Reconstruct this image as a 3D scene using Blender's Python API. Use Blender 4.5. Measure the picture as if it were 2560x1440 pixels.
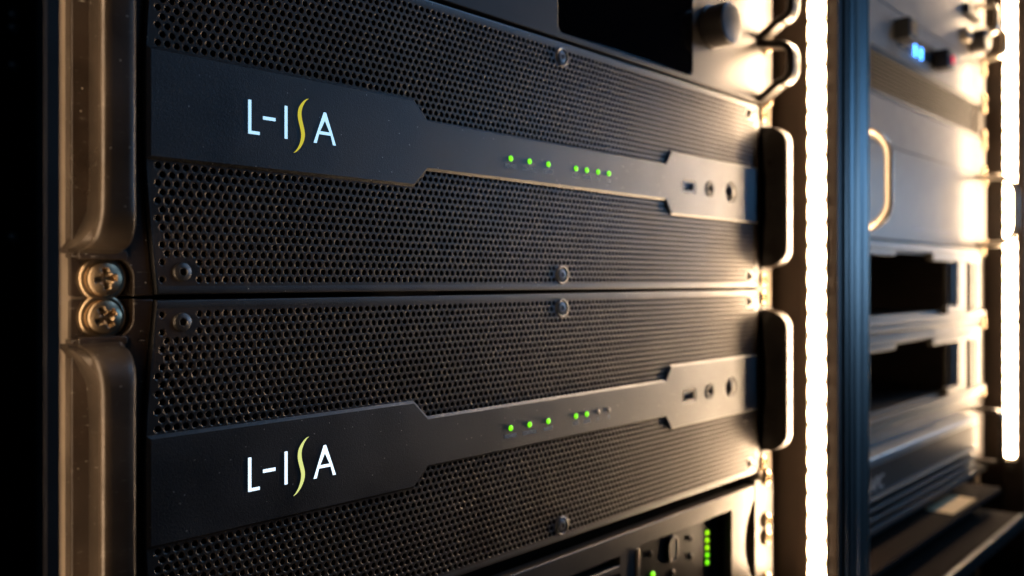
import bpy, bmesh, math, random
from mathutils import Vector, Matrix
R = math.radians
random.seed(7)
for o in list(bpy.data.objects):
    bpy.data.objects.remove(o)
scene = bpy.context.scene
C = scene.collection
S = 0.001                       # all lengths below are millimetres
A0 = 342.3                      # centre of the first rack; "a" runs to the right from the camera's foot
U = 44.45
CAMN, CAMZ, F = 287.6, 5.7, 2100.0
TH = math.atan(1988.0 / F)      # angle between the optical axis and the rack front

# ------------------------------------------------------------------ camera
cam = bpy.data.cameras.new('camera')
camo = bpy.data.objects.new('camera', cam); C.objects.link(camo)
camo.location = (-A0*S, -CAMN*S, CAMZ*S)
camo.rotation_euler = (R(90), 0, -(math.pi/2 - TH))
cam.sensor_width = 36.0
cam.lens = F / 2560.0 * 36.0
cam.shift_y = -18.0 / 2560.0
cam.clip_start = 0.01; cam.clip_end = 50
cam.dof.use_dof = True
cam.dof.focus_distance = 0.340
cam.dof.aperture_fstop = 6.6
cam.dof.aperture_blades = 9
scene.camera = camo

# ------------------------------------------------------------------ world and lamps
w = bpy.data.worlds.new('World'); scene.world = w; w.use_nodes = True
bgn = w.node_tree.nodes['Background']
bgn.inputs[0].default_value = (0.10, 0.30, 0.75, 1); bgn.inputs[1].default_value = 0.003
scene.view_settings.view_transform = 'Standard'; scene.view_settings.look = 'None'
scene.view_settings.exposure = 0.0; scene.view_settings.gamma = 1.0
def area(name, loc, target, size, power, col):
    l = bpy.data.lights.new(name, 'AREA'); l.shape = 'DISK'; l.size = size; l.energy = power; l.color = col
    o = bpy.data.objects.new(name, l); C.objects.link(o); o.location = loc
    o.rotation_euler = (Vector(target) - Vector(loc)).to_track_quat('-Z', 'Y').to_euler()
    return o
area('stage_lamp', (3.1, -2.35, 0.62), (0.1, 0, 0.05), 0.42, 8.5, (0.16, 0.48, 1.0))
area('stage_lamp_far', (3.9, -1.45, 0.25), (0.5, 0, 0), 0.8, 15.0, (0.32, 0.62, 1.0))
area('stage_lamp_high', (2.6, -1.5, 2.6), (0.3, 0, 0), 1.2, 32.0, (0.28, 0.56, 1.0))
area('stage_lamp_side', (-1.7, -1.2, 0.5), (-0.2, 0, 0), 0.5, 0.10, (0.25, 0.5, 1.0))
scene.render.resolution_x = 1024; scene.render.resolution_y = 576

# ------------------------------------------------------------------ materials
def mat(name, col, rough=0.5, metal=0.0, spec=0.5, bump=0.0, bscale=900.0, speck=0.0, mott=0.0, emit=None, estr=0.0, rvar=0.0, coat=0.0, stretch=None, scratch=0.0, scol=(0.5, 0.47, 0.42)):
    m = bpy.data.materials.new(name); m.use_nodes = True
    nt = m.node_tree; b = nt.nodes['Principled BSDF']
    b.inputs['Base Color'].default_value = (*col, 1)
    b.inputs['Roughness'].default_value = rough
    b.inputs['Metallic'].default_value = metal
    b.inputs['Specular IOR Level'].default_value = spec
    b.inputs['Coat Weight'].default_value = coat; b.inputs['Coat Roughness'].default_value = 0.16
    if emit:
        b.inputs['Emission Color'].default_value = (*emit, 1)
        b.inputs['Emission Strength'].default_value = estr
    geo = nt.nodes.new('ShaderNodeNewGeometry'); mp = nt.nodes.new('ShaderNodeMapping')
    nt.links.new(geo.outputs['Position'], mp.inputs[0])
    if stretch: mp.inputs['Scale'].default_value = stretch
    def noise(sc, det=3.0):
        n = nt.nodes.new('ShaderNodeTexNoise'); n.inputs['Scale'].default_value = sc; n.inputs['Detail'].default_value = det
        nt.links.new(mp.outputs[0], n.inputs['Vector']); return n
    cur = None
    if mott > 0:
        n = noise(55, 6); mx = nt.nodes.new('ShaderNodeMixRGB')
        mx.inputs[1].default_value = (*[c*(1-mott) for c in col], 1); mx.inputs[2].default_value = (*[min(1, c*(1+mott)) for c in col], 1)
        rp = nt.nodes.new('ShaderNodeMapRange'); rp.inputs[1].default_value = 0.3; rp.inputs[2].default_value = 0.7
        nt.links.new(n.outputs[0], rp.inputs[0]); nt.links.new(rp.outputs[0], mx.inputs[0]); cur = mx.outputs[0]
    if speck > 0:                # dust and small nicks
        n = nt.nodes.new('ShaderNodeTexVoronoi'); n.inputs['Scale'].default_value = 260; nt.links.new(mp.outputs[0], n.inputs['Vector'])
        n2 = noise(90, 2)
        mt = nt.nodes.new('ShaderNodeMath'); mt.operation = 'LESS_THAN'; mt.inputs[1].default_value = 0.055
        mg = nt.nodes.new('ShaderNodeMath'); mg.operation = 'GREATER_THAN'; mg.inputs[1].default_value = 0.60 - 0.12*speck
        mm = nt.nodes.new('ShaderNodeMath'); mm.operation = 'MULTIPLY'
        nt.links.new(n.outputs['Distance'], mt.inputs[0]); nt.links.new(n2.outputs[0], mg.inputs[0])
        nt.links.new(mt.outputs[0], mm.inputs[0]); nt.links.new(mg.outputs[0], mm.inputs[1])
        mx = nt.nodes.new('ShaderNodeMixRGB'); mx.inputs[1].default_value = (*col, 1); mx.inputs[2].default_value = (*scol, 1)
        if cur: nt.links.new(cur, mx.inputs[1])
        nt.links.new(mm.outputs[0], mx.inputs[0]); cur = mx.outputs[0]
    if scratch > 0:              # short rubbed marks
        m2 = nt.nodes.new('ShaderNodeMapping'); m2.inputs['Scale'].default_value = (1, 1, 7); m2.inputs['Rotation'].default_value = (0.15, 0.25, 0)
        nt.links.new(geo.outputs['Position'], m2.inputs[0])
        n = nt.nodes.new('ShaderNodeTexNoise'); n.inputs['Scale'].default_value = 170; n.inputs['Detail'].default_value = 5; n.inputs['Roughness'].default_value = 0.65
        nt.links.new(m2.outputs[0], n.inputs['Vector'])
        rp = nt.nodes.new('ShaderNodeMapRange'); rp.inputs[1].default_value = 0.64; rp.inputs[2].default_value = 0.72
        rp.inputs[4].default_value = scratch
        nt.links.new(n.outputs[0], rp.inputs[0])
        mx = nt.nodes.new('ShaderNodeMixRGB'); mx.inputs[1].default_value = (*col, 1); mx.inputs[2].default_value = (*scol, 1)
        if cur: nt.links.new(cur, mx.inputs[1])
        nt.links.new(rp.outputs[0], mx.inputs[0]); cur = mx.outputs[0]
    if cur: nt.links.new(cur, b.inputs['Base Color'])
    if rvar > 0:
        n = noise(40, 6); rp = nt.nodes.new('ShaderNodeMapRange')
        rp.inputs[1].default_value = 0.3; rp.inputs[2].default_value = 0.7
        rp.inputs[3].default_value = max(0.02, rough-rvar); rp.inputs[4].default_value = min(1, rough+rvar)
        nt.links.new(n.outputs[0], rp.inputs[0]); nt.links.new(rp.outputs[0], b.inputs['Roughness'])
    if bump > 0:
        n = noise(bscale, 3); bp = nt.nodes.new('ShaderNodeBump'); bp.inputs['Strength'].default_value = bump
        bp.inputs['Distance'].default_value = 0.0002
        nt.links.new(n.outputs[0], bp.inputs['Height']); nt.links.new(bp.outputs[0], b.inputs['Normal'])
    return m
WARM = (1.0, 0.70, 0.43)
M = dict(
 bezel=mat('black_powder_coat', (0.005, 0.005, 0.006), 0.40, 0, 1.0, bump=0.6, bscale=2200, mott=0.4, speck=1.8, rvar=0.05),
 grille=mat('grille_black_paint', (0.045, 0.032, 0.024), 0.40, 0.40, 1.0, rvar=0.05, bump=0.2, bscale=2000),
 dark=mat('dark_inside', (0.004, 0.004, 0.004), 0.85, 0, 0.1),
 ear=mat('cast_dark_metal', (0.020, 0.013, 0.009), 0.38, 0.25, 0.5, scratch=0.45, bump=0.45, bscale=1100, speck=2.8, mott=0.45, rvar=0.12),
 handle=mat('handle_dark_metal', (0.036, 0.027, 0.020), 0.37, 0.3, 0.5, scratch=0.2, bump=0.32, bscale=1100, speck=1.5, mott=0.35, rvar=0.12),
 steel=mat('screw_steel', (0.34, 0.255, 0.165), 0.31, 1.0, 0.5, bump=0.15, bscale=1500, rvar=0.12),
 bsteel=mat('black_screw_steel', (0.10, 0.09, 0.085), 0.30, 0.9, 0.5, rvar=0.1),
 white=mat('logo_white', (0.7, 0.85, 1), 0.5, emit=(0.44, 0.76, 1.0), estr=1.08),
 white2=mat('logo_bright_white', (0.7, 0.85, 1), 0.5, emit=(0.72, 0.88, 1.0), estr=1.5),
 yellow=mat('logo_yellow', (0.6, 0.5, 0.05), 0.5, emit=(0.55, 0.47, 0.03), estr=0.95),
 yellow2=mat('logo_pale_yellow', (0.6, 0.6, 0.1), 0.5, emit=(0.66, 0.72, 0.24), estr=1.05),
 green=mat('green_led', (0.2, 0.8, 0.05), 0.4, emit=(0.22, 1.0, 0.0), estr=1.25),
 lime=mat('lime_led', (0.3, 0.8, 0.05), 0.4, emit=(0.42, 1.0, 0.0), estr=1.25),
 unlit=mat('unlit_led', (0.35, 0.33, 0.30), 0.35),
 legend=mat('legend_print', (0.92, 0.92, 0.92), 0.6),
 led=mat('strip_led_glow', (1, 0.9, 0.75), 0.5, emit=WARM, estr=115.0),
 ledmid=mat('strip_led_mid_glow', (1, 0.9, 0.75), 0.5, emit=WARM, estr=32.0),
 ledfar=mat('strip_led_far_glow', (1, 0.9, 0.75), 0.5, emit=WARM, estr=80.0),
 ledim=mat('strip_led_dim_glow', (1, 0.9, 0.75), 0.5, emit=WARM, estr=13.0),
 tape=mat('led_tape', (0.6, 0.55, 0.45), 0.5),
 wall=mat('case_laminate', (0.018, 0.011, 0.007), 0.50, 0, 0.25, bump=0.3, bscale=700, mott=0.2),
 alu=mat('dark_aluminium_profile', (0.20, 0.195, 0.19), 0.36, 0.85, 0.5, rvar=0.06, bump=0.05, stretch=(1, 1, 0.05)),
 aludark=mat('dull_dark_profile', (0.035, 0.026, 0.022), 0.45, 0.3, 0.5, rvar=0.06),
 shelf=mat('dark_shelf_paint', (0.010, 0.006, 0.004), 0.85, 0, 0.05, bump=0.2),
 bead=mat('aluminium_bead', (0.62, 0.56, 0.48), 0.36, 0.75, 0.5, rvar=0.05, mott=0.12),
 lacquer=mat('case_black', (0.004, 0.004, 0.005), 0.5, 0, 0.2),
 rail=mat('rack_rail_steel', (0.05, 0.048, 0.045), 0.45, 0.5),
 railsteel=mat('zinc_rail', (0.34, 0.28, 0.22), 0.45, 0.5, 0.5, rvar=0.05, mott=0.15),
 gunmetal=mat('gunmetal_panel', (0.065, 0.056, 0.052), 0.42, 0.4, 0.5, bump=0.12, bscale=1200, mott=0.08),
 screen=mat('screen_glass', (0.002, 0.002, 0.003), 0.07, 0, 0.2),
 knob=mat('knob_black', (0.055, 0.048, 0.046), 0.38, 0.2, 0.5),
 window=mat('window_panel_paint', (0.012, 0.009, 0.007), 0.28, 0.0, 0.30, mott=0.2),
 socket=mat('socket_black_plastic', (0.008, 0.008, 0.008), 0.5, 0, 0.3),
 lipmetal=mat('lip_metal', (0.42, 0.44, 0.46), 0.34, 0.85),
 ridge=mat('ridge_plastic', (0.07, 0.08, 0.09), 0.36, 0.6),
 psumetal=mat('brushed_grey_panel', (0.075, 0.064, 0.056), 0.37, 0.40, 0.5, bump=0.12, bscale=1200, mott=0.10),
 logo=mat('pale_letter_plastic', (0.75, 0.78, 0.8), 0.4, 0.2),
 greysteel=mat('grey_screw_steel', (0.17, 0.165, 0.16), 0.38, 0.9),
 silver=mat('silver_panel', (0.36, 0.335, 0.315), 0.55, 0.0, 0.15, coat=0.07, mott=0.06, bump=0.1, bscale=800),
 pale=mat('pale_grey_panel', (0.33, 0.325, 0.32), 0.55, 0.0, 0.15, coat=0.09, mott=0.05),
 bronze=mat('louvre_paint', (0.028, 0.021, 0.016), 0.5, 0.2),
 tan=mat('raw_aluminium', (0.046, 0.039, 0.031), 0.42, 0.4, 0.5, mott=0.1),
 rod=mat('handle_aluminium', (0.48, 0.42, 0.34), 0.33, 0.8),
 amp=mat('ridged_black_plastic', (0.006, 0.007, 0.009), 0.48, 0, 0.22),
 blue=mat('blue_digit', (0.1, 0.3, 1), 0.5, emit=(0.06, 0.30, 1.0), estr=13.0),
 red=mat('red_lamp', (0.6, 0.02, 0.05), 0.4, emit=(0.8, 0.02, 0.06), estr=0.8),
 amber=mat('amber_lens', (0.25, 0.14, 0.04), 0.35),
 paper=mat('cream_paper', (0.60, 0.46, 0.28), 0.8, 0, 0.1),
 steelrim=mat('socket_metal', (0.30, 0.28, 0.26), 0.3, 0.9),
 usb=mat('usb_tongue', (0.10, 0.10, 0.16), 0.4),
)

# ------------------------------------------------------------------ helpers
def W(a, y, z): return Vector(((a-A0)*S, y*S, z*S))
def ax(px, n=CAMN):
    """distance to the right of the camera's foot at which the plane n mm away is met"""
    return n * math.tan(math.atan((px-1280.0)/F) + math.pi/2 - TH)
def zz(px, py, n=CAMN):
    a = ax(px, n); Z = a*math.cos(TH) + n*math.sin(TH)
    return CAMZ - (py-702.0)*Z/F

def link(name, me, m, parent=None, label=None, smooth=35):
    o = bpy.data.objects.new(name, me); C.objects.link(o)
    if m: me.materials.append(M[m] if isinstance(m, str) else m)
    if parent is not None: o.parent = parent
    if label: o['label'] = label
    return o
class G:
    """collects shapes in (a, y, z) millimetres and links them as one mesh object"""
    def __init__(s): s.bm = bmesh.new()
    def v(s, a, y, z): return s.bm.verts.new((a, y, z))
    def box(s, a0, a1, y0, y1, z0, z1, bev=0.0, seg=2):
        vs = [s.v(a, y, z) for a in (a0, a1) for y in (y0, y1) for z in (z0, z1)]
        idx = [(0,1,3,2),(4,6,7,5),(0,4,5,1),(2,3,7,6),(0,2,6,4),(1,5,7,3)]
        fs = [s.bm.faces.new([vs[i] for i in f]) for f in idx]
        if bev > 0:
            es = list({e for f in fs for e in f.edges})
            bmesh.ops.bevel(s.bm, geom=es, offset=bev, segments=seg, profile=0.5, affect='EDGES')
        return s
    def plate(s, poly, yf, yb, bev=0.0, holes=(), hd=None, seg=2):
        """outline in (a, z), front at yf (towards the viewer), back at yb, bevelled front edge, real cut-outs"""
        bm = bmesh.new()
        loops = []
        for pl in [poly] + list(holes):
            vs = [bm.verts.new((p[0], yf, p[1])) for p in pl]
            es = [bm.edges.new((vs[i], vs[(i+1) % len(vs)])) for i in range(len(vs))]
            loops.append((vs, es))
        if holes:
            bmesh.ops.triangle_fill(bm, use_beauty=True, use_dissolve=False, edges=[e for l in loops for e in l[1]], normal=(0, -1, 0))
        else:
            bm.faces.new(loops[0][0])
        for li, (vs, es) in enumerate(loops):
            yb2 = yb if (li == 0 or hd is None) else hd
            bs = [bm.verts.new((v.co.x, yb2, v.co.z)) for v in vs]
            n = len(vs)
            for i in range(n): bm.faces.new((vs[i], vs[(i+1) % n], bs[(i+1) % n], bs[i]))
        bmesh.ops.recalc_face_normals(bm, faces=bm.faces)
        # the sheet is open at the back: make sure the front looks at the viewer
        for f in bm.faces:
            if abs(f.normal.y) > 0.9:
                if f.normal.y > 0: bmesh.ops.reverse_faces(bm, faces=bm.faces)
                break
        if bev > 0:
            es = [e for e in bm.edges if len(e.link_faces) == 2 and abs(e.verts[0].co.y-yf) < 1e-6 and abs(e.verts[1].co.y-yf) < 1e-6
                  and abs(e.link_faces[0].normal.dot(e.link_faces[1].normal)) < 0.5]
            bmesh.ops.bevel(bm, geom=es, offset=bev, segments=seg, profile=0.5, affect='EDGES')
        s.merge(bm); return s
    def merge(s, bm):
        me = bpy.data.meshes.new('t'); bm.to_mesh(me); bm.free(); s.bm.from_mesh(me); bpy.data.meshes.remove(me)
    def lathe(s, prof, a, z, seg=32, axis='y', y=0, sx=1.0, sz=1.0):
        """profile [(radius, y)] turned round an axis along y through (a, z)"""
        rings = []
        for r, yy in prof:
            if r < 1e-6: rings.append([s.v(a, y+yy, z)])
            else: rings.append([s.v(a+sx*r*math.cos(t*2*math.pi/seg), y+yy, z+sz*r*math.sin(t*2*math.pi/seg)) for t in range(seg)])
        for p, q in zip(rings, rings[1:]):
            for t in range(seg):
                u = (t+1) % seg
                if len(p) == 1: s.bm.faces.new((p[0], q[t], q[u]))
                elif len(q) == 1: s.bm.faces.new((p[t], q[0], p[u]))
                else: s.bm.faces.new((p[t], q[t], q[u], p[u]))
        return s
    def prism(s, prof, z0, z1, cap=True):
        """profile in (a, y) run along z"""
        lo = [s.v(p[0], p[1], z0) for p in prof]; hi = [s.v(p[0], p[1], z1) for p in prof]; n = len(prof)
        for i in range(n): s.bm.faces.new((lo[i], lo[(i+1) % n], hi[(i+1) % n], hi[i]))
        if cap: s.bm.faces.new(lo[::-1]); s.bm.faces.new(hi)
        return s
    def beam(s, prof, a0, a1):
        """profile in (y, z) run along a"""
        lo = [s.v(a0, p[0], p[1]) for p in prof]; hi = [s.v(a1, p[0], p[1]) for p in prof]; n = len(prof)
        for i in range(n): s.bm.faces.new((lo[i], lo[(i+1) % n], hi[(i+1) % n], hi[i]))
        s.bm.faces.new(lo[::-1]); s.bm.faces.new(hi); return s
    def sweep(s, path, halfw, thick, flare=None, a=0.0, rnd=1.0):
        """flat bar: path in (y, z), halfw = half width along a, rounded cross-section"""
        n = len(path); rings = []
        for i, (y, z) in enumerate(path):
            p0 = path[max(0, i-1)]; p1 = path[min(n-1, i+1)]
            t = Vector((p1[0]-p0[0], p1[1]-p0[1])).normalized(); nn = Vector((-t.y, t.x))
            hw, off = (halfw, 0.0) if flare is None else flare(i/(n-1.0))
            th = thick/2; r = min(rnd, th*0.98)
            cs = []
            for (sx, sn) in ((1, 1), (-1, 1), (-1, -1), (1, -1)):
                for k in range(4):
                    ang = {(1,1):0,(-1,1):90,(-1,-1):180,(1,-1):270}[(sx, sn)] + k*30
                    cs.append((sx*(hw-r) + r*math.cos(R(ang)), sn*(th-r) + r*math.sin(R(ang))))
            rings.append([s.v(a+off+c[0], y+nn.x*c[1], z+nn.y*c[1]) for c in cs])
        for p, q in zip(rings, rings[1:]):
            m = len(p)
            for i in range(m): s.bm.faces.new((p[i], p[(i+1) % m], q[(i+1) % m], q[i]))
        s.bm.faces.new(rings[0][::-1]); s.bm.faces.new(rings[-1]); return s
    def mesh(s, name, smooth=35, fix=True):
        if fix: bmesh.ops.recalc_face_normals(s.bm, faces=s.bm.faces)
        me = bpy.data.meshes.new(name); s.bm.to_mesh(me); s.bm.free()
        me.polygons.foreach_set('use_smooth', [True]*len(me.polygons)); me.set_sharp_from_angle(angle=R(smooth))
        return me
    def obj(s, name, m, parent=None, label=None, smooth=35, fix=True):
        me = s.mesh(name, smooth, fix)
        me.transform(Matrix.Translation((-A0*S, 0, 0)) @ Matrix.Scale(S, 4))
        if parent is not None:
            p = parent; off = Vector((0, 0, 0))
            while p is not None: off += p.location; p = p.parent
            me.transform(Matrix.Translation(-off))
        o = link(name, me, m, parent, label)
        wn = o.modifiers.new('weighted_normal', 'WEIGHTED_NORMAL'); wn.keep_sharp = True; wn.weight = 80   # keeps large flats flat
        return o
def thing(name, label, cat, a, y, z, group=None):
    o = bpy.data.objects.new(name, None); C.objects.link(o); o.location = W(a, y, z)
    o.empty_display_size = 0.01; o['label'] = label; o['category'] = cat
    if group: o['group'] = group
    return o
def tag(o, label, cat, group=None):
    o['label'] = label; o['category'] = cat
    if group: o['group'] = group
    return o
def copy_tree(o, parent=None):
    c = o.copy(); C.objects.link(c); c.parent = parent
    for ch in list(o.children): copy_tree(ch, c)
    return c
def rrect(a0, a1, z0, z1, r, k=5):
    pts = []
    for cx, cz, st in ((a1-r, z1-r, 0), (a0+r, z1-r, 90), (a0+r, z0+r, 180), (a1-r, z0+r, 270)):
        for i in range(k+1): pts.append((cx+r*math.cos(R(st+90*i/k)), cz+r*math.sin(R(st+90*i/k))))
    return pts[::-1]
def circ(a, z, r, n=24): return [(a+r*math.cos(-2*math.pi*i/n), z+r*math.sin(-2*math.pi*i/n)) for i in range(n)]
def text(name, body, size, a, y, z, m, parent, shear=0.0, width=None):
    cu = bpy.data.curves.new(name, 'FONT'); cu.body = body; cu.size = size; cu.extrude = 0.04; cu.shear = shear
    cu.align_x = 'CENTER'; cu.align_y = 'CENTER'; cu.offset = 0.0
    t = bpy.data.objects.new('t', cu); C.objects.link(t)
    bpy.context.view_layer.update()
    me = bpy.data.meshes.new_from_object(t.evaluated_get(bpy.context.evaluated_depsgraph_get()))
    bpy.data.objects.remove(t); me.materials.clear()
    if width:
        xs = [v.co.x for v in me.vertices]; k = width/(max(xs)-min(xs)); me.transform(Matrix.Scale(k, 4, (1, 0, 0)))
    me.transform(Matrix.Rotation(R(90), 4, 'X')); me.transform(Matrix.Translation((a, y, z)))
    me.transform(Matrix.Translation((-A0*S, 0, 0)) @ Matrix.Scale(S, 4))
    off = Vector((0, 0, 0)); p = parent
    while p is not None: off += p.location; p = p.parent
    me.transform(Matrix.Translation(-off)); me.name = name
    return link(name, me, m, parent)

def screw_head(g, a, z, y, r=6.0, h=3.6, rot=0.0, seg=48, rings=22):
    """pan head with a cross recess, standing proud of y"""
    grid = []
    for i in range(rings+1):
        rr = r*(i/rings)
        row = []
        for k in range(seg):
            t = 2*math.pi*k/seg
            u = rr/r
            hh = h*(1-0.42*u*u) if u < 0.86 else h*(1-0.42*0.74)*max(0.0, 1-((u-0.86)/0.14)**2)**0.5*1.0
            x, q = rr*math.cos(t-rot), rr*math.sin(t-rot)
            L, wd = r*0.56, r*0.13
            def arm(p, s_):
                d = max(abs(p)-L, abs(s_)-wd); return d
            d = min(arm(x, q), arm(q, x))
            x2, q2 = (x+q)*0.7071, (x-q)*0.7071
            d2 = min(max(abs(x2)-L*0.62, abs(q2)-wd*0.45), max(abs(q2)-L*0.62, abs(x2)-wd*0.45))
            cut = max(0.0, min(1.0, 0.5 - d/(r*0.10)))*h*0.62 if d < r*0.05 else 0
            cut = max(cut, (max(0.0, min(1.0, 0.5-d2/(r*0.08)))*h*0.3 if d2 < r*0.04 else 0))
            row.append((a+rr*math.cos(t), y-hh+cut, z+rr*math.sin(t)))
        grid.append(row)
    c = g.v(*grid[0][0]); prev = None
    for i in range(1, rings+1):
        cur = [g.v(*p) for p in grid[i]]
        for k in range(seg):
            u = (k+1) % seg
            if prev is None: g.bm.faces.new((c, cur[k], cur[u]))
            else: g.bm.faces.new((prev[k], cur[k], cur[u], prev[u]))
        prev = cur
    base = [g.v(a+r*math.cos(2*math.pi*k/seg), y+0.3, z+r*math.sin(2*math.pi*k/seg)) for k in range(seg)]
    for k in range(seg): g.bm.faces.new((prev[k], base[k], base[(k+1) % seg], prev[(k+1) % seg]))
    return g
_sm = {}
def rack_screw(a, z, y, parent, rot=0.0, r=6.0, m='steel', name='rack_screw', washer=True):
    """screw and cup washer: one mesh shared by all copies of the same turn"""
    key = (round(rot, 2), r, washer)
    if key not in _sm:
        g = G()
        if washer: g.lathe([(r*0.9, -1.0), (r*1.12, -1.3), (r*1.27, -0.9), (r*1.33, 0.0), (r*1.33, 0.3)], 0, 0, 40)
        screw_head(g, 0, 0, -0.9 if washer else 0, r=r, rot=rot)
        me = g.mesh(name, 50); me.transform(Matrix.Scale(S, 4)); me.materials.append(M[m]); _sm[key] = me
    o = bpy.data.objects.new(name, _sm[key]); C.objects.link(o)
    off = Vector((0, 0, 0)); p = parent
    while p is not None: off += p.location; p = p.parent
    o.parent = parent; o.location = W(a, y, z) - off
    return o

# ------------------------------------------------------------------ audio processor (3U, perforated bezel)
H3 = 3*U
ZL, ZH = 0.95, H3-0.95
def edge_l(z): return 126.0 - 4.4*math.sin(math.pi*max(0, min(1, z/H3)))
def edge_r(z): return 2*A0 - edge_l(z)
proc = thing('audio_processor', 'upper black perforated processor with deep yellow S in its logo and seven green lights', 'audio processor', A0, 0, 0, 'matching audio processors stacked in the rack')
def outline(ins, n=14, zi=None):
    zi = ins if zi is None else zi
    zs = [ZL+zi + (ZH-ZL-2*zi)*i/n for i in range(n+1)]
    return [(edge_l(z)+ins, z) for z in zs] + [(edge_r(z)-ins, z) for z in reversed(zs)]
zc = H3/2
G().plate(outline(0), -0.06, 9.0, 0.75, holes=[outline(1.15, zi=3.5)[::-1]], hd=0.3).obj('bezel_frame', 'bezel', proc)
# the perforated sheet: every hole is cut and has a chamfered lip
screws = [(ax(455), 8.8), (A0, 8.8), (2*A0-ax(455), 8.8)]; screws += [(a, H3-z) for a, z in screws]
band = [(edge_l(zc)+0.6, zc+19.4), (ax(1032), zc+19.4), (ax(1066), zc+11.5), (ax(1659), zc+11.5), (ax(1673), zc+20.0), (edge_r(zc)-0.6, zc+20.0),
        (edge_r(zc)-0.6, zc-20.0), (ax(1673), zc-20.0), (ax(1659), zc-11.5), (ax(1066), zc-11.5), (ax(1032), zc-19.4), (edge_l(zc)+0.6, zc-19.4)]
def half_band(a):
    if a < ax(1032): return 19.4
    if a < ax(1066): return 19.4-(a-ax(1032))/(ax(1066)-ax(1032))*7.9
    if a < ax(1659): return 11.5
    return 20.0
def grille():
    P, rowh, r0, r1 = 3.35, 3.0277, 1.40, 1.18
    V, Fc = [], []
    ca = [(math.cos(R(30*k)), math.sin(R(30*k))) for k in range(12)]
    hexr = []
    for k in range(12):
        ang = 30*k; d = 1.75 if ang % 60 == 0 else 1.75/math.cos(R(30))
        hexr.append((0.957*d*math.cos(R(ang)), d*math.sin(R(ang))))
    def cl(a, z):
        z = max(ZL+1.0, min(ZH-1.0, z)); return (max(edge_l(z)+0.6, min(edge_r(z)-0.6, a)), z)
    for j in range(-1, 42):
        z = 6.1 + rowh*j
        for i in range(-67, 68):
            a = A0 + P*(i + (0.5 if j % 2 else 0.0))
            if a < edge_l(z)-1.7 or a > edge_r(z)+1.7: continue
            hb = half_band(a)
            if abs(z-zc) < hb-3.5: continue
            hole = 0 <= j <= 40 and a > edge_l(z)+2.45 and a < edge_r(z)-2.45
            for sa, sz in screws:
                if (a-sa)**2 + (z-sz)**2 < (5.4 if abs(sa-A0) < 5 else 5.9)**2: hole = False
            b = len(V)
            if not hole:
                for h in hexr: p = cl(a+h[0], z+h[1]); V.append((p[0], 0, p[1]))
                Fc.append(tuple(range(b+11, b-1, -1)))
                continue
            jx, jz = random.uniform(-.03, .03), random.uniform(-.03, .03)
            for h in hexr: p = cl(a+h[0], z+h[1]); V.append((p[0], 0, p[1]))
            for c in ca: V.append((a+jx+0.957*r0*c[0], 0, z+jz+r0*c[1]))
            for c in ca: V.append((a+jx+0.957*r1*c[0], 0.13, z+jz+r1*c[1]))
            for c in ca: V.append((a+jx+0.957*r1*c[0], 1.2, z+jz+r1*c[1]))
            for k in range(12):
                u = (k+1) % 12
                for q in (0, 12, 24): Fc.append((b+q+k, b+q+12+k, b+q+12+u, b+q+u))
    me = bpy.data.meshes.new('grille')
    off = W(A0, 0, 0)
    me.from_pydata([((p[0]-A0)*S, p[1]*S, p[2]*S) for p in V], [], Fc)
    bm = bmesh.new(); bm.from_mesh(me); bm.normal_update()
    fl = [f for f in bm.faces if (f.normal.y > 0.3)]
    if len(fl) > len(bm.faces)*0.3: bmesh.ops.reverse_faces(bm, faces=bm.faces)
    bm.to_mesh(me); bm.free()
    return link('perforated_grille', me, 'grille', proc)
grille()
# fascia band with real cut-outs for the sockets
ua, uz = ax(1718), zc - (0.0)
uz = zz(1718, 467); ja, jz = ax(1769), zz(1769, 473); ka, kz = ax(1823), zz(1823, 481)
BY = -1.5
hN = CAMN + BY
G().plate(band, BY, 0.6, 1.15, holes=[rrect(ua-6.8, ua+6.8, uz-3.3, uz+3.3, .5, 3), circ(ja, jz, 4.6), circ(ka, kz, 6.2)], hd=2.0, seg=1).obj('fascia_band', 'bezel', proc)
u_ = G().plate(rrect(ua-6.7, ua+6.7, uz-3.2, uz+3.2, .4, 3), BY+0.2, 3.5, 0.15, holes=[rrect(ua-5.8, ua+5.8, uz-2.4, uz+2.4, .3, 3)], hd=3.4).obj('usb_port', 'steelrim', proc)
G().box(ua-5.3, ua+5.3, 0.2, 3, uz-0.2, uz+1.5, 0.2).obj('usb_tongue', 'usb', u_)
j_ = G().lathe([(4.55, 1.5), (4.55, BY-0.3), (4.1, BY-0.6), (2.4, BY-0.4), (2.1, BY+0.2), (2.1, 1.9), (0, 1.9)], ja, jz, 28).obj('jack_socket', 'socket', proc)
k_ = G().lathe([(6.1, 1.5), (6.1, BY-0.1), (5.6, BY-0.25), (5.1, BY+0.3), (4.8, BY+0.4), (4.6, BY-0.3), (3.8, BY-0.9), (2.2, BY-1.35), (0, BY-1.5)], ka, kz, 32).obj('power_button', 'knob', proc)
G().box(A0-213, A0+213, 9.2, 60, 3, H3-3).obj('chassis', 'dark', proc)
G().box(A0-212, A0+212, 2.4, 2.6, 5, H3-5).obj('dust_filter', 'dark', proc)
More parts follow.
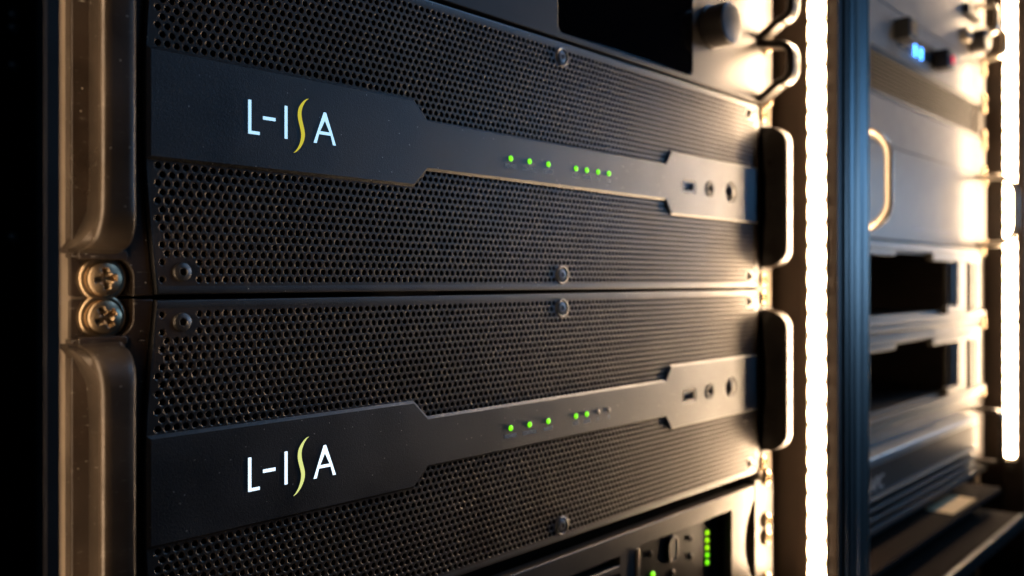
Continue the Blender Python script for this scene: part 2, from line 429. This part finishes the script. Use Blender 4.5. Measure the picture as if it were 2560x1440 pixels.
for sa, sz in screws:
    if abs(sa-A0) < 5:
        s_ = G().lathe([(5.2, 0.1), (4.9, -0.45), (4.3, -0.7), (3.9, -0.4), (3.7, 0.5), (3.5, 0.5), (3.4, -0.1), (3.0, -0.4), (1.5, -0.5), (1.3, -0.45), (1.2, 0.6), (0, 0.7)], sa, sz, 36)
    else:
        s_ = G().lathe([(4.9, 0.1), (4.4, 0.0), (3.7, 0.35), (3.4, 0.3), (3.3, -0.5), (3.0, -0.95), (2.2, -1.25), (1.5, -1.35), (1.35, -1.2), (1.2, 0.0), (0, 0.1)], sa, sz, 36)
    s_.obj('bezel_screw', 'greysteel', proc)
# ears: raised casting with a pocket round each rack screw
def ear(side):
    mir = (lambda a: a) if side < 0 else (lambda a: 2*A0-a)
    P0, P1 = 13.3, 118.9
    pts = [(98.8, P0), (112.0, P0)]
    for i in range(1, 8): pts.append((112.0+6.6*math.sin(R(90*i/8)), P0-6.6+6.6*math.cos(R(90*i/8))))
    pts += [(118.6, 5.5), (118.6, 0.5)]
    n = 12; zs = [0.5 + (H3-1.0)*i/n for i in range(n+1)]
    pts += [(edge_l(z)-0.35, z) for z in zs]
    pts += [(118.6, H3-0.5)]
    up = [(a, H3-z) for a, z in pts[:9]][::-1]
    pts = pts[:-1] + [(118.6, H3-0.5), (118.6, H3-5.5)] + [p for p in up]
    poly = [(mir(a), z) for a, z in pts]
    out = []
    for p in poly:
        if not out or (abs(p[0]-out[-1][0])+abs(p[1]-out[-1][1])) > 1e-3: out.append(p)
    if side > 0: out = out[::-1]
    e = G().plate(out[::-1], 1.6, 6.5, 0.7, seg=3).obj('rack_ear', 'ear', proc)
    fl = sorted((mir(99.9), mir(119.2)))
    G().plate(rrect(fl[0], fl[1], 0.5, H3-0.5, 1.0, 3), 5.0, 7.4, 0.3).obj('ear_flange', 'ear', e)
    # bent bar handle
    z0, z1, d, rr = 16.0, H3-16.0, -14.4, 12.5
    D_ = 16.5
    g = G(); secs = []
    zst = [z0-1.5, z0-0.6, z0] + [z0+rr*(1-math.cos(R(90*i/9))) for i in range(1, 10)] + [z0+rr+(z1-z0-2*rr)*i/8 for i in range(1, 8)]
    zst += [z1-rr*(1-math.cos(R(90*(1-i/9)))) for i in range(0, 9)] + [z1, z1+0.6, z1+1.5]
    for z in zst:
        e_ = min(z-z0, z1-z)
        if e_ < -1: yf_ = 0.6
        elif e_ < -0.1: yf_ = -1.6
        elif e_ < rr: yf_ = -(D_-rr) - rr*math.sin(math.acos(max(-1, min(1, 1-max(e_, 0)/rr))))
        else: yf_ = -D_
        fl = 3.4*max(0.0, 1-max(e_, 0)/16.0)**1.5
        bl = 101.0-fl; b2 = 113.6+fl*0.8
        fL, fR = 102.0-fl*0.35, 112.4+fl*0.3
        wb = 104.6-fl*2.0; cs = [(wb-0.6-fl*0.3, 3.0), (wb-0.2, 1.2), (wb, min(1.1, yf_+6.0)), (wb-0.2, min(1.05, yf_+4.6)), (fL+0.1, min(1.0, yf_+3.3)), (fL-0.15, min(1.0, yf_+2.2)), (fL+0.1, min(0.9, yf_+0.9)), (fL+1.0, yf_+0.12), (fL+3, yf_), (fR-3, yf_), (fR-1.0, yf_+0.12), (fR-0.1, min(0.9, yf_+0.9)), (fR+0.15, min(1.0, yf_+2.2)), (fR+0.1, (yf_+1.0)*0.35), (b2-0.4, 1.2), (b2, 3.0)]
        secs.append([g.v(mir(p[0]), p[1], z) for p in cs])
    for p, q in zip(secs, secs[1:]):
        for i in range(len(p)-1): g.bm.faces.new((p[i], p[i+1], q[i+1], q[i]))
    g.bm.faces.new(secs[0]); g.bm.faces.new(secs[-1][::-1])
    g.obj('handle', 'handle', e, smooth=50)
    for zf in (z0-1.7, z1+1.7):
        f = sorted((mir(100.6), mir(116.4))); G().plate(rrect(f[0], f[1], zf-1.6, zf+1.6, 1.0, 3), 0.4, 3, 0.5, seg=3).obj('handle_foot', 'ear', e)
    for k, zs_ in enumerate((6.35, H3-6.35)):
        rack_screw(mir(109.5), zs_, 4.8, e, rot=[0.1, 0.55][k] if side < 0 else 0.9)
ear(-1); ear(1)
# illuminated logo (traced on the fascia, in mm)
def on(px, py, n=hN): return (ax(px, n), zz(px, py, n))
def flat(name, pts, m, parent, th=0.10):
    g = G(); g.plate(pts, BY-th, BY+0.02); return g.obj(name, m, parent)
def rectpoly(a0, a1, z0, z1): return [(a0, z0), (a0, z1), (a1, z1), (a1, z0)]
zt, zb = on(623, 249)[1], on(623, 334)[1]
sw = 1.22
L0, L1 = ax(620.5, hN), ax(649, hN)
logo_parts = []
flat('letter', [(L0, zb), (L0, zt), (L0+sw, zt), (L0+sw, zb+sw*0.95), (L1, zb+sw*0.95), (L1, zb)], 'white', proc)
h0, h1 = ax(657.5, hN), ax(688.5, hN); hz = on(673, 297)[1]
flat('letter', rectpoly(h0, h1, hz-0.62, hz+0.62), 'white', proc)
i0 = ax(711.5, hN); flat('letter', rectpoly(i0, i0+sw, zb, zt), 'white', proc)
# A, with its counter left open
At = on(812, 278); A_l = on(784, 356)[0]; A_r = on(839.5, 362)[0]
Ac = At[0]; w2 = 1.35; zA = zt
cr = zb + (zA-zb)*0.34
def lerp_a(z, s_): return Ac + s_*((A_r-A_l)/2-w2/2)*(1-(z-zb)/(zA-zb))
Acx = (A_l+A_r)/2; Ac = Acx
wd = 0.66
outer = [(A_l, zb), (Ac-0.55, zA), (Ac+0.55, zA), (A_r, zb), (A_r-1.38, zb), (lerp_a(cr-0.6, 1)-wd*0.7, cr-0.6), (lerp_a(cr-0.6, -1)+wd*0.7, cr-0.6), (A_l+1.38, zb)]
inner = [(lerp_a(cr+0.6, -1)+wd*0.8, cr+0.6), (Ac, zA-3.2), (lerp_a(cr+0.6, 1)-wd*0.8, cr+0.6)]
G().plate(outer, BY-0.10, BY+0.02, holes=[inner[::-1]]).obj('letter', 'white', proc)
cpts = [(772, 247, .25), (765, 250, 1.6), (757, 259, 3.2), (751, 271, 4.6), (749, 284, 5.2), (750, 297, 5.4), (753, 311, 5.4), (756, 324, 5.4), (757.5, 337, 5.2), (755.5, 351, 4.6), (749.5, 366, 3.2), (741, 377, 1.7), (734, 382, .25)]
Lp, Rp = [], []
cl_ = [(*on(p[0], p[1]), p[2]*0.155) for p in cpts]
# refine the curve
def cat(p, t):
    n = len(p); i = min(int(t), n-2); f = t-i
    q = [p[max(0, i-1)], p[i], p[i+1], p[min(n-1, i+2)]]
    return [0.5*((2*q[1][k])+(-q[0][k]+q[2][k])*f+(2*q[0][k]-5*q[1][k]+4*q[2][k]-q[3][k])*f*f+(-q[0][k]+3*q[1][k]-3*q[2][k]+q[3][k])*f**3) for k in range(3)]
fine = [cat(cl_, i*(len(cl_)-1)/48) for i in range(49)]
for i, p in enumerate(fine):
    q0, q1 = fine[max(0, i-1)], fine[min(48, i+1)]
    d = Vector((q1[0]-q0[0], q1[1]-q0[1])).normalized()
    Lp.append((p[0]-d.y*p[2], p[1]+d.x*p[2])); Rp.append((p[0]+d.y*p[2], p[1]-d.x*p[2]))
flat('swoosh', Lp+Rp[::-1], 'yellow', proc)
# status lights with their printed names
lxs = [(1277, 396), (1324, 403), (1371, 410), (1440, 421), (1467, 427), (1495, 430), (1522, 434)]
zled = sum(on(*p)[1] for p in lxs)/len(lxs)
words = [('POWER', 8.2), ('CONTROL', 10.4), ('INPUT', 7.2), ('SYNC', 5.0), ('CLOCK', 6.2), ('A', 1.5), ('B', 1.5)]
for (px, py), (wd_, ww) in zip(lxs, words):
    a_ = ax(px, hN)
    G().lathe([(1.38, 0.2), (1.38, -0.15), (1.1, -0.45), (0.6, -0.62), (0, -0.68)], a_, zled, 20, y=BY).obj('status_led', 'green', proc)
    text('legend', wd_, 2.7, a_, BY-0.03, zled-3.9, 'legend', proc, width=ww)
# second processor: same casting, two of its lights dark, brighter letters
proc2 = copy_tree(proc); proc2.location = W(A0, 0, -H3)
proc2['label'] = 'lower black perforated processor with brighter letters, pale yellow S and five green lights'
leds = sorted([c for c in proc2.children if c.name.startswith('status_led')], key=lambda c: sum(v.co.x for v in c.data.vertices)/len(c.data.vertices))
def rematerial(o, m): o.data = o.data.copy(); o.data.materials[0] = M[m]
for c in leds[5:]: rematerial(c, 'unlit'); c['label'] = 'unlit status light'
for c in proc2.children:
    if c.name.startswith('letter'): rematerial(c, 'white2')
    if c.name.startswith('swoosh'): rematerial(c, 'yellow2')

# ------------------------------------------------------------------ small bent handles and knobs shared by the other units
def bar_handle(ac, z0, z1, d, rr, hw, th, m, parent, rnd=1.0, y0=1.0, slope=0.0, seg=7, top=None):
    path = [(y0, z0-slope)]
    for i in range(seg+1):
        t = R(90*i/seg); path.append((-(abs(d)-rr) - rr*math.sin(t), z0+rr*(1-math.cos(t))))
    for i in range(seg+1):
        t = R(90*(1-i/seg)); path.append((-(abs(d)-rr) - rr*math.sin(t), z1-rr*(1-math.cos(t))))
    path.append((y0, z1+(slope if top is None else top)))
    return G().sweep(path, hw, th, a=ac, rnd=rnd).obj('handle', m, parent)

# ------------------------------------------------------------------ unit with a screen, above the processors
zb_ = H3+1.4; zt_ = H3+4*U
scr = thing('display_unit', 'grey rack unit with large black screen and big round knob above the processors', 'display unit', A0, 0, H3)
sa0, sa1, sz0, sz1 = ax(1400), ax(1733), zb_+3.6, zb_+105
G().plate(rrect(98.8, 585.8, zb_, zt_, 1.2, 3), 0.8, 5, 0.6, holes=[rrect(sa0-0.5, sa1+0.5, sz0-0.5, sz1+0.5, 4.5, 6)], hd=2.4, seg=3).obj('front_panel', 'gunmetal', scr)
G().plate(rrect(sa0, sa1, sz0, sz1, 4.2, 6), 1.1, 3, 0.3).obj('screen', 'screen', scr)
G().box(A0-213, A0+213, 6, 60, zb_+1, zt_-1).obj('chassis', 'dark', scr)
ka2 = 497.5
kz2 = 174.5
kn = G().lathe([(14.6, 0.6), (14.6, -1.0), (13.8, -1.4), (13.8, -12.8), (13.1, -14.4), (11.6, -15.0), (0, -15.2)], ka2, kz2, 48).obj('knob', 'knob', scr)
for k in range(2):
    bar_handle(569, H3+13.5+k*U, H3+41+k*U, -23.0, 9, 6.4, 5.6, 'handle', scr, slope=10, top=3.0, rnd=2.4)
    for a_ in (575,):
        for dz in (2.6, 42.0): rack_screw(a_, H3+dz+k*U+1.5, -0.2, scr, rot=0.4, r=4.2)
for zq in (H3+10, H3+38, H3+54): rack_screw(109.5, zq, 0.4, scr, rot=0.3)

# ------------------------------------------------------------------ unit below the processors
zt2 = -H3-6.6; zb2 = -H3-3*U
psu = thing('power_supply_unit', 'black rack unit with oval button and column of green lights below the processors', 'power unit', A0, 0, -H3)
wa0, wa1, wz1, wz0 = ax(1590), ax(1822), -151.0, -235.0
arcp = []
for i in range(15):
    t = i/14.0; z = -150.0 - t*57
    arcp.append((552.0 - 13.0*math.sin(math.pi*t)**0.8, z))
poly = [(124.0, zt2), (552.6, zt2)] + arcp + [(552.6, zb2), (124.0, zb2)]
slots = []
for k in range(6):
    zs_ = -154.8 - k*9.6
    slots.append(rrect(ax(1543)-150, ax(1543), zs_-2.4, zs_+2.4, 0.8, 2))
G().plate(poly, -2.0, 5.0, 0.8, holes=[rrect(wa0, wa1, wz0, wz1, 1.0, 3)] + slots, hd=6.0, seg=3).obj('front_panel', 'psumetal', psu)
G().box(wa0-0.4, wa1+0.4, 5.5, 7.2, wz0-1, wz1+1).obj('window_panel', 'window', psu)
G().box(wa0-2.6, wa0-0.6, -3.2, -1.0, wz0, wz1-0.5, 0.5).obj('window_lip', 'rod', psu)
G().box(wa1-15, wa1-0.4, 4.2, 5.4, wz0, wz1-0.8).obj('dark_insert', 'screen', psu)
G().box(ax(1543)-152, ax(1543)+1, 6.6, 9, -235, -148).obj('vent_backing', 'dark', psu)
G().plate(rrect(556.5, 583.5, zb2, zt2+2, 1.0, 3), -0.6, 10.0, 0.5).obj('rack_ear', 'tan', psu)
G().plate(rrect(98.8, 123.5, zb2, zt2, 1.0, 3), 3.0, 6.0, 0.5).obj('rack_ear', 'ear', psu)
G().box(A0-213, A0+196, 9, 60, zb2, zt2-2).obj('chassis', 'dark', psu)
ovz = (zz(1692, 1352)+zz(1692, 1405))/2; ova = ax(1697)
G().plate(rrect(ova-5.5, ova+5.5, ovz-8.6, ovz+8.6, 5.4, 8), 3.4, 6, 0.6, holes=[rrect(ova-3.9, ova+3.9, ovz-6.6, ovz+6.6, 3.8, 8)], hd=5.4).obj('button_rim', 'bsteel', psu)
G().plate(rrect(ova-3.6, ova+3.6, ovz-6.3, ovz+6.3, 3.5, 8), 3.8, 6, 0.5).obj('oval_button', 'knob', psu)
for k in range(5):
    zq = zz(1785, 1336+k*18.6); G().lathe([(1.6, 1), (1.6, 0), (1.1, -0.7), (0, -1)], ax(1785), zq, 14, y=5.0).obj('level_led', 'lime' if k < 3 else 'green', psu)
G().lathe([(1.7, 1), (1.7, 0), (1.1, -0.7), (0, -1)], ax(1650), zz(1650, 1441), 14, y=5.0).obj('level_led', 'green', psu)
for px, py in ((1645, 1390), (1745, 1395), (1743, 1350), (1597, 1410), (1597, 1428), (1700, 1436)):
    G().lathe([(1.9, 0.6), (1.8, -0.6), (1.0, -1.3), (0, -1.4)], ax(px), zz(px, py), 16, y=5.2).obj('stud', 'tan' if px in (1645, 1745) else 'bsteel', psu)
for py in (1195, 1303, 1345, 1452):
    rack_screw(572.5, zz(1905, py, CAMN), -0.6, psu, rot=0.7, washer=False, r=6.2)
for zq in (-150, -200): rack_screw(109.5, zq, 2.4, psu, rot=0.2)

# ------------------------------------------------------------------ second rack
B0 = 910.0
Lx, Rx = B0-241.3, B0+241.3
def panel2(parent, z0, z1, m, yf=0.6, name='front_panel', bev=0.6, holes=()):
    return G().plate(rrect(Lx, Rx, z0+0.5, z1-0.5, 1.2, 3), yf, yf+4, bev, holes=holes, hd=yf+3).obj(name, m, parent)
def screws2(parent, z0, z1, y=-0.2):
    for s_ in (-1, 1):
        for zq in (z0+6.35, z1-6.35): rack_screw(B0+s_*232.5, zq, y, parent, rot=0.5, washer=False)
# mixer-like unit at the top with knob
d1 = thing('monitor_controller', 'pale rack unit with round knob and small handles at the top right', 'rack unit', B0, 0, 6*U)
panel2(d1, 6*U, 9*U, 'silver'); screws2(d1, 6*U, 9*U)
G().lathe([(14.5, 0.6), (14.5, -1.4), (13.2, -2), (13.2, -15.5), (12, -17), (0, -17.3)], ax(2430), zz(2430, 105, CAMN), 40).obj('knob', 'knob', d1)
bar_handle(B0+205, 6*U+33, 6*U+66, -22, 8, 5, 4, 'rod', d1, slope=2)
bar_handle(B0+222, 6*U+8, 6*U+40, -26, 9, 5, 5, 'rod', d1, slope=2)
G().box(B0+150, B0+205, -6, 1, 6*U+48, 6*U+60, 1.5).obj('connector_block', 'amp', d1)
G().lathe([(9, 0.6), (9, -6), (8, -7.5), (0, -8)], B0+150, 6*U+22, 32, sx=1.2).obj('chrome_dial', 'rod', d1)
# sequencer with black switch, blue digits and red lamp
d2 = thing('power_sequencer', 'pale rack unit with black switch, blue glowing digits and red lamp in the right rack', 'power sequencer', B0, 0, 5*U)
panel2(d2, 5*U, 6*U, 'pale'); screws2(d2, 5*U, 6*U)
z5 = 5.5*U
G().plate(rrect(845, 985, z5-11, z5+8, 2, 3), 0.2, 2, 0.2).obj('display_strip', 'amp', d2)
sw_ = G().box(838, 862, -14, 1, z5-7, z5+13, 1.6).obj('rocker_switch', 'amp', d2)
G().box(843, 857, -14.6, -13.6, z5-2, z5+8, 0.4).obj('switch_lens', 'amber', sw_)
dz = zz(2295, 130)
for k, a_ in enumerate((893, 911)):
    text('digit', '8', 17, a_, -1.2, dz-1.5, 'blue', d2)
rs = G().box(955, 975, -14, 1, z5-14, z5+6, 1.6).obj('push_switch', 'amp', d2)
G().lathe([(4.6, 0), (4.4, -1.5), (0, -2.4)], 971, z5-4, 20, y=-13.8).obj('red_lamp', 'red', rs)
# louvred vent
d3 = thing('vent_panel', 'brown louvred vent panel of long thin horizontal slats in the right rack', 'vent panel', B0, 0, 4*U)
G().plate(rrect(Lx, Rx, 4*U+0.5, 5*U-0.5, 1, 3), 1.0, 4, 0.5, holes=[rrect(Lx+20, Rx-22, 4*U+4.5, 5*U-4.5, 0.6, 2)], hd=3.5).obj('frame', 'bronze', d3)
G().box(Lx+18, Rx-18, 8, 9, 4*U+3, 5*U-3).obj('backing', 'dark', d3)
for k in range(9):
    zq = 4*U+6.6+k*3.9
    G().beam([(0.8, zq), (1.4, zq+0.6), (4.5, zq+1.3), (4.5, zq+0.5), (1.4, zq-0.6)], Lx+20.2, Rx-22.2).obj('slat', 'bronze', d3)
screws2(d3, 4*U, 5*U)
# blank
d4 = thing('blank_panel', 'plain pale grey blanking panel between the louvred vent and the wide unit with handles', 'blank panel', B0, 0, 3*U)
panel2(d4, 3*U, 4*U, 'silver'); screws2(d4, 3*U, 4*U)
# pale two unit device with rod handles
d5 = thing('power_amplifier', 'pale blue-grey rack unit with two tall bent handles and a line of small print', 'amplifier', B0, 0, U)
panel2(d5, U, 3*U, 'pale', yf=-0.4); screws2(d5, U, 3*U, -1)
for a_ in (706, 1114):
    bar_handle(a_, U+4.5, 3*U-4.5, -41, 22, 3.6, 7.0, 'rod', d5, rnd=3.2, seg=12)
for a_, wd_ in ((905, 44), (985, 60), (1055, 22)):
    n_ = int(wd_/3.2)
    for k in range(n_):
        hh = random.choice((1.6, 2.6, 2.2)); aa = a_-wd_/2+k*3.2
        G().box(aa, aa+2.0, -0.55, -0.3, U+14-hh/2, U+14+hh/2).obj('print_mark', 'usb', d5)
# two open frames
def open_frame(z0, z1, label):
    d = thing('open_frame', label, 'frame', B0, 0, z0, 'open frames in the right rack')
    op = rrect(Lx+50, 1012, z0+17.5, z1-11.5, 2, 3)
    G().plate(rrect(Lx, Rx, z0+0.6, z1-0.6, 1, 3), 2.5, 6, 0.5, holes=[op], hd=7).obj('frame', 'tan', d)
    # stepped lips and rails round the opening
    G().box(Lx+5, Rx-30, -3.0, 2.4, z1-9.5, z1-4.5, 0.8).obj('top_rail', 'tan', d)
    G().box(Lx+5, Lx+160, -4.5, 2.3, z1-15, z1-9.8, 0.8).obj('lip', 'tan', d)
    G().box(935, Rx-42, -5.5, 2.2, z1-17.5, z1-9.9, 0.8).obj('lip', 'tan', d)
    G().box(Lx+5, Rx-24, -6, 2.4, z0+9, z0+14.0, 1.0).obj('bottom_rail', 'tan', d)
    G().box(Lx+5, Rx-24, -2.5, 2.4, z0+2.0, z0+6.2, 1.0).obj('bottom_rail', 'tan', d)
    G().box(985, 1030, -5, 2.2, z0+14.3, z0+22.5, 0.8).obj('lip', 'tan', d)
    G().box(1030, 1060, -3, 2.3, z0+14.4, z1-17.8, 0.8).obj('jamb', 'tan', d)
    G().box(1018, 1028, -0.5, 2.4, z0+24, z1-19, 0.8).obj('jamb', 'bronze', d)
    G().box(1078, 1088, -3.5, 2.4, z0+14.4, z1-9.9, 0.8).obj('jamb', 'tan', d)
    G().box(1104, 1124, -2, 2.4, z0+8, z1-8, 1.5).obj('jamb', 'tan', d)
    for zq in (z0+3, z1-3): rack_screw(B0+232.5, zq, 1, d, rot=0.5, washer=False, r=5.4)
    # tray floor going back
    G().box(Lx+50, 1012, 7, 220, z0+14, z0+16).obj('tray_floor', 'bronze', d)
    return d
open_frame(-U, U, 'empty tan metal frame with dark opening, directly below the pale amplifier')
open_frame(-3*U, -U, 'empty tan metal frame with dark opening, lower of the two, above the ridged black unit')
# ridged black unit
d7 = thing('uninterruptible_power_supply', 'black rack unit with horizontal ridges and three pale letters, low in the right rack', 'power supply', B0, 0, -215)
G().plate(rrect(Lx, Rx, -3*U-13, -3*U-0.8, 1, 3), 3, 6, 0.5).obj('filler_strip', 'bronze', d7)
yf = -17.0
G().beam([(3.0, -155.2), (yf+4, -155.2), (yf+4, -157), (yf+4.5, -186), (8, -188), (8, -155.3)], Lx+8, 1052).obj('body', 'amp', d7)
G().box(Lx+8, 1054, yf, 6, -155, -146.5, 1.2).obj('top_lip', 'lipmetal', d7)
for k in range(4):
    zq = -183-k*8.6
    G().box(Lx+8, 1046-1.5*k, yf-0.6, 8, zq-1.9-0.25*k, zq+1.5+0.25*k, 0.7).obj('ridge', 'ridge', d7)
    G().box(Lx+8, 1044-1.5*k, yf+5, 8, zq+1.9+0.25*k, zq+6.2, 0.2).obj('groove', 'dark', d7)
text('letter', 'APC', 17, 748, yf+1.2, -171, 'logo', d7, shear=0.25)
bar_handle(1108, -208, -147.5, -28, 8, 5, 5, 'handle', d7)
G().box(1056, 1078, -6, 6, -206, -150, 2.5).obj('latch', 'gunmetal', d7)
G().plate(rrect(1052.5, Rx, -216, -147.5, 1, 3), 2.5, 6, 0.5).obj('rack_ear', 'gunmetal', d7)
# shelf with a sheet of paper
d8 = thing('rack_shelf', 'dark shelf below the ridged black unit, lit warm on its top', 'shelf', B0, 0, -226)
G().plate(rrect(Lx, Rx, -226, -217.5, 1, 2), -2, 3, .4).obj('back_strip', 'lacquer', d8)
G().beam([(3, -226.0), (-36, -226.0), (-38, -227.5), (-38, -231), (-36, -232.5), (3, -232.5)], Lx, 1060).obj('shelf_board', 'shelf', d8)
tag(G().box(905, 985, -33, -6, -225.8, -225.5).obj('paper_slip', 'paper', None), 'cream slip of paper lying on the shelf at the bottom of the right rack', 'paper')
sill = thing('case_sill', 'dark metal lip of the right case sticking out below the shelf', 'case sill', B0, -40, -250)
G().beam([(3, -248), (-62, -248), (-64.5, -250.5), (-64.5, -262), (3, -262)], Lx-16, 1040).obj('sill_board', 'shelf', sill)
G().beam([(-65.6, -247.5), (-63.4, -246.6), (-61, -247.6), (-65.0, -252)], Lx-16, 1040).obj('sill_edge', 'alu', sill)

# ------------------------------------------------------------------ flight cases round the racks
ZB, ZT = -420.0, 420.0
def lip(g, a0, a1, s_):
    """front edge profile of a case wall; s_ = +1 bead on the right side"""
    yf = -41.6; w_ = a1-a0
    p = [(a0, -10), (a0, yf+1.6), (a0+1.6, yf), (a0+w_*0.34, yf+0.4), (a0+w_*0.42, yf+1.3), (a0+w_*0.50, yf+1.3), (a0+w_*0.56, yf+0.2), (a1-1.6, yf-0.4), (a1, yf+1.4), (a1, -10)]
    g.prism(p, ZB, ZT)
case1 = thing('flight_case', 'dark flight case round the left rack of stacked processors', 'flight case', A0, 0, ZB*1.0, 'flight cases standing side by side')
case2 = thing('flight_case', 'dark flight case round the right rack of pale units', 'flight case', B0, 0, ZB*1.0, 'flight cases standing side by side')
def case(root, aL, aLo, aR, aRo, left_dark=False):
    G().box(aLo, aL, -9.9, 400, ZB, ZT).obj('side_wall', 'wall', root)
    G().box(aR, aRo, -9.9, 400, ZB, ZT).obj('side_wall', 'wall', root)
    G().box(aR, aR+8.5, -40, -10, ZB, ZT).obj('wall_edge', 'wall', root)
    G().box(aLo, aRo, 400, 406, ZB, ZT).obj('back_wall', 'lacquer', root)
    for a_, d_ in ((aL+20.5, 1), (aR-16.5, -1)):
        G().box(a_-10, a_+9, 7.6, 10.5, ZB, ZT, 0.8).obj('rack_rail', 'railsteel', root)
    G().box(aL+0.1, aL+10.3, 7.9, 30, ZB, ZT, 0.5).obj('rail_flange', 'railsteel', root)
    g = G(); lip(g, aR+8.6, aRo, -1); g.obj('edge_profile', 'alu', root)
case(case1, 82.9, 62.0, 606.0, 632.9)
case(case2, 659.5, 633.1, 1165.0, 1190.0)
G().prism([(633.2, -10), (633.2, -40), (635, -41.8), (642, -41.6), (644, -40.7), (647, -40.7), (649, -41.7), (658, -42.0), (659.5, -40.4), (659.5, -10)], ZB, ZT).obj('edge_profile', 'alu', case2)
def bead(a, y, r, root):
    G().prism([(a+r*math.cos(R(20*k)), y+r*math.sin(R(20*k))) for k in range(18)], ZB, ZT).obj('edge_bead', 'bead', root)
bead(661.0, -40.6, 1.5, case2)
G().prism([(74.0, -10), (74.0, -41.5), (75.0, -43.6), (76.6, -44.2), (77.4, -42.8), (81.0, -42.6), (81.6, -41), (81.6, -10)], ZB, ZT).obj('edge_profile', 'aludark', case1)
G().box(40, 73.8, -38, -10, ZB, ZT).obj('outer_wall', 'lacquer', case1)
for py in (35, 68, 162, 592):
    n_ = CAMN-39; G().lathe([(1.6, 1), (1.5, -0.4), (0.8, -1.0), (0, -1.1)], ax(40, n_), zz(40, py, n_), 16, y=-38).obj('rivet', 'rod', case1)

# ------------------------------------------------------------------ LED strips
def led_mesh():
    g = G(); rings = []
    hw, hl, hd = 6.4, 8.0, 2.0
    prof = [(1.0, 0.0), (0.92, 0.55), (0.66, 0.88), (0.0, 1.0)]
    for s_, h in prof:
        if s_ == 0: rings.append([g.v(-hd*h, 0, 0)])
        else:
            rg = []
            for k in range(12):
                c, q = math.cos(R(30*k)), math.sin(R(30*k))
                rg.append(g.v(-hd*h, s_*hw*math.copysign(abs(c)**0.42, c), s_*hl*math.copysign(abs(q)**0.8, q)))
            rings.append(rg)
    for p, q in zip(rings, rings[1:]):
        for t in range(12):
            u = (t+1) % 12
            if len(q) == 1: g.bm.faces.new((p[t], p[u], q[0]))
            else: g.bm.faces.new((p[t], p[u], q[u], q[t]))
    me = g.mesh('led', 60); me.transform(Matrix.Scale(S, 4)); me.materials.append(M['led']); return me
LM = led_mesh(); LM2 = LM.copy(); LM2.materials[0] = M['ledim']; LM3 = LM.copy(); LM3.materials[0] = M['ledmid']; LM4 = LM.copy(); LM4.materials[0] = M['ledfar']
def strip(a, yc, face, label, z0=-210.0, z1=262.0, hw=7.0):
    t = thing('led_strip', label, 'led strip', a, yc, z0, 'warm white led strips on the inner case walls')
    x = (a-0.2, a-1.2) if face < 0 else (a+0.2, a+1.2)
    G().box(min(x), max(x), yc-hw, yc+hw, z0-4, z1, 0.2).obj('tape', 'tape', t)
    n = int((z1-z0)/16.67)
    for k in range(n):
        o = bpy.data.objects.new('led', (LM4 if a > 900 else LM) if face < 0 else (LM3 if a > 500 else LM2)); C.objects.link(o); o.parent = t
        o.location = Vector((face*1.2*S, 0, (8+k*16.67)*S))
        if face > 0: o.rotation_euler = (0, 0, math.pi)
    G().box(min(x)-0.5, max(x)+0.5, yc-5, yc+5, z0-16, z0-8, 0.8).obj('end_connector', 'tan', t)
    return t
strip(606.0, -24.6, -1, 'bright vertical led strip on the case wall just right of the two processors', z0=-218.0)
strip(1165.0, -24.0, -1, 'bright vertical led strip at the far right edge, ending above the shelf', z1=400.0)
strip(82.9, -17.0, 1, 'led strip on the left wall of the left case, turned away from the viewer')
strip(659.5, -20.0, 1, 'led strip on the left wall of the right case, turned away from the viewer')
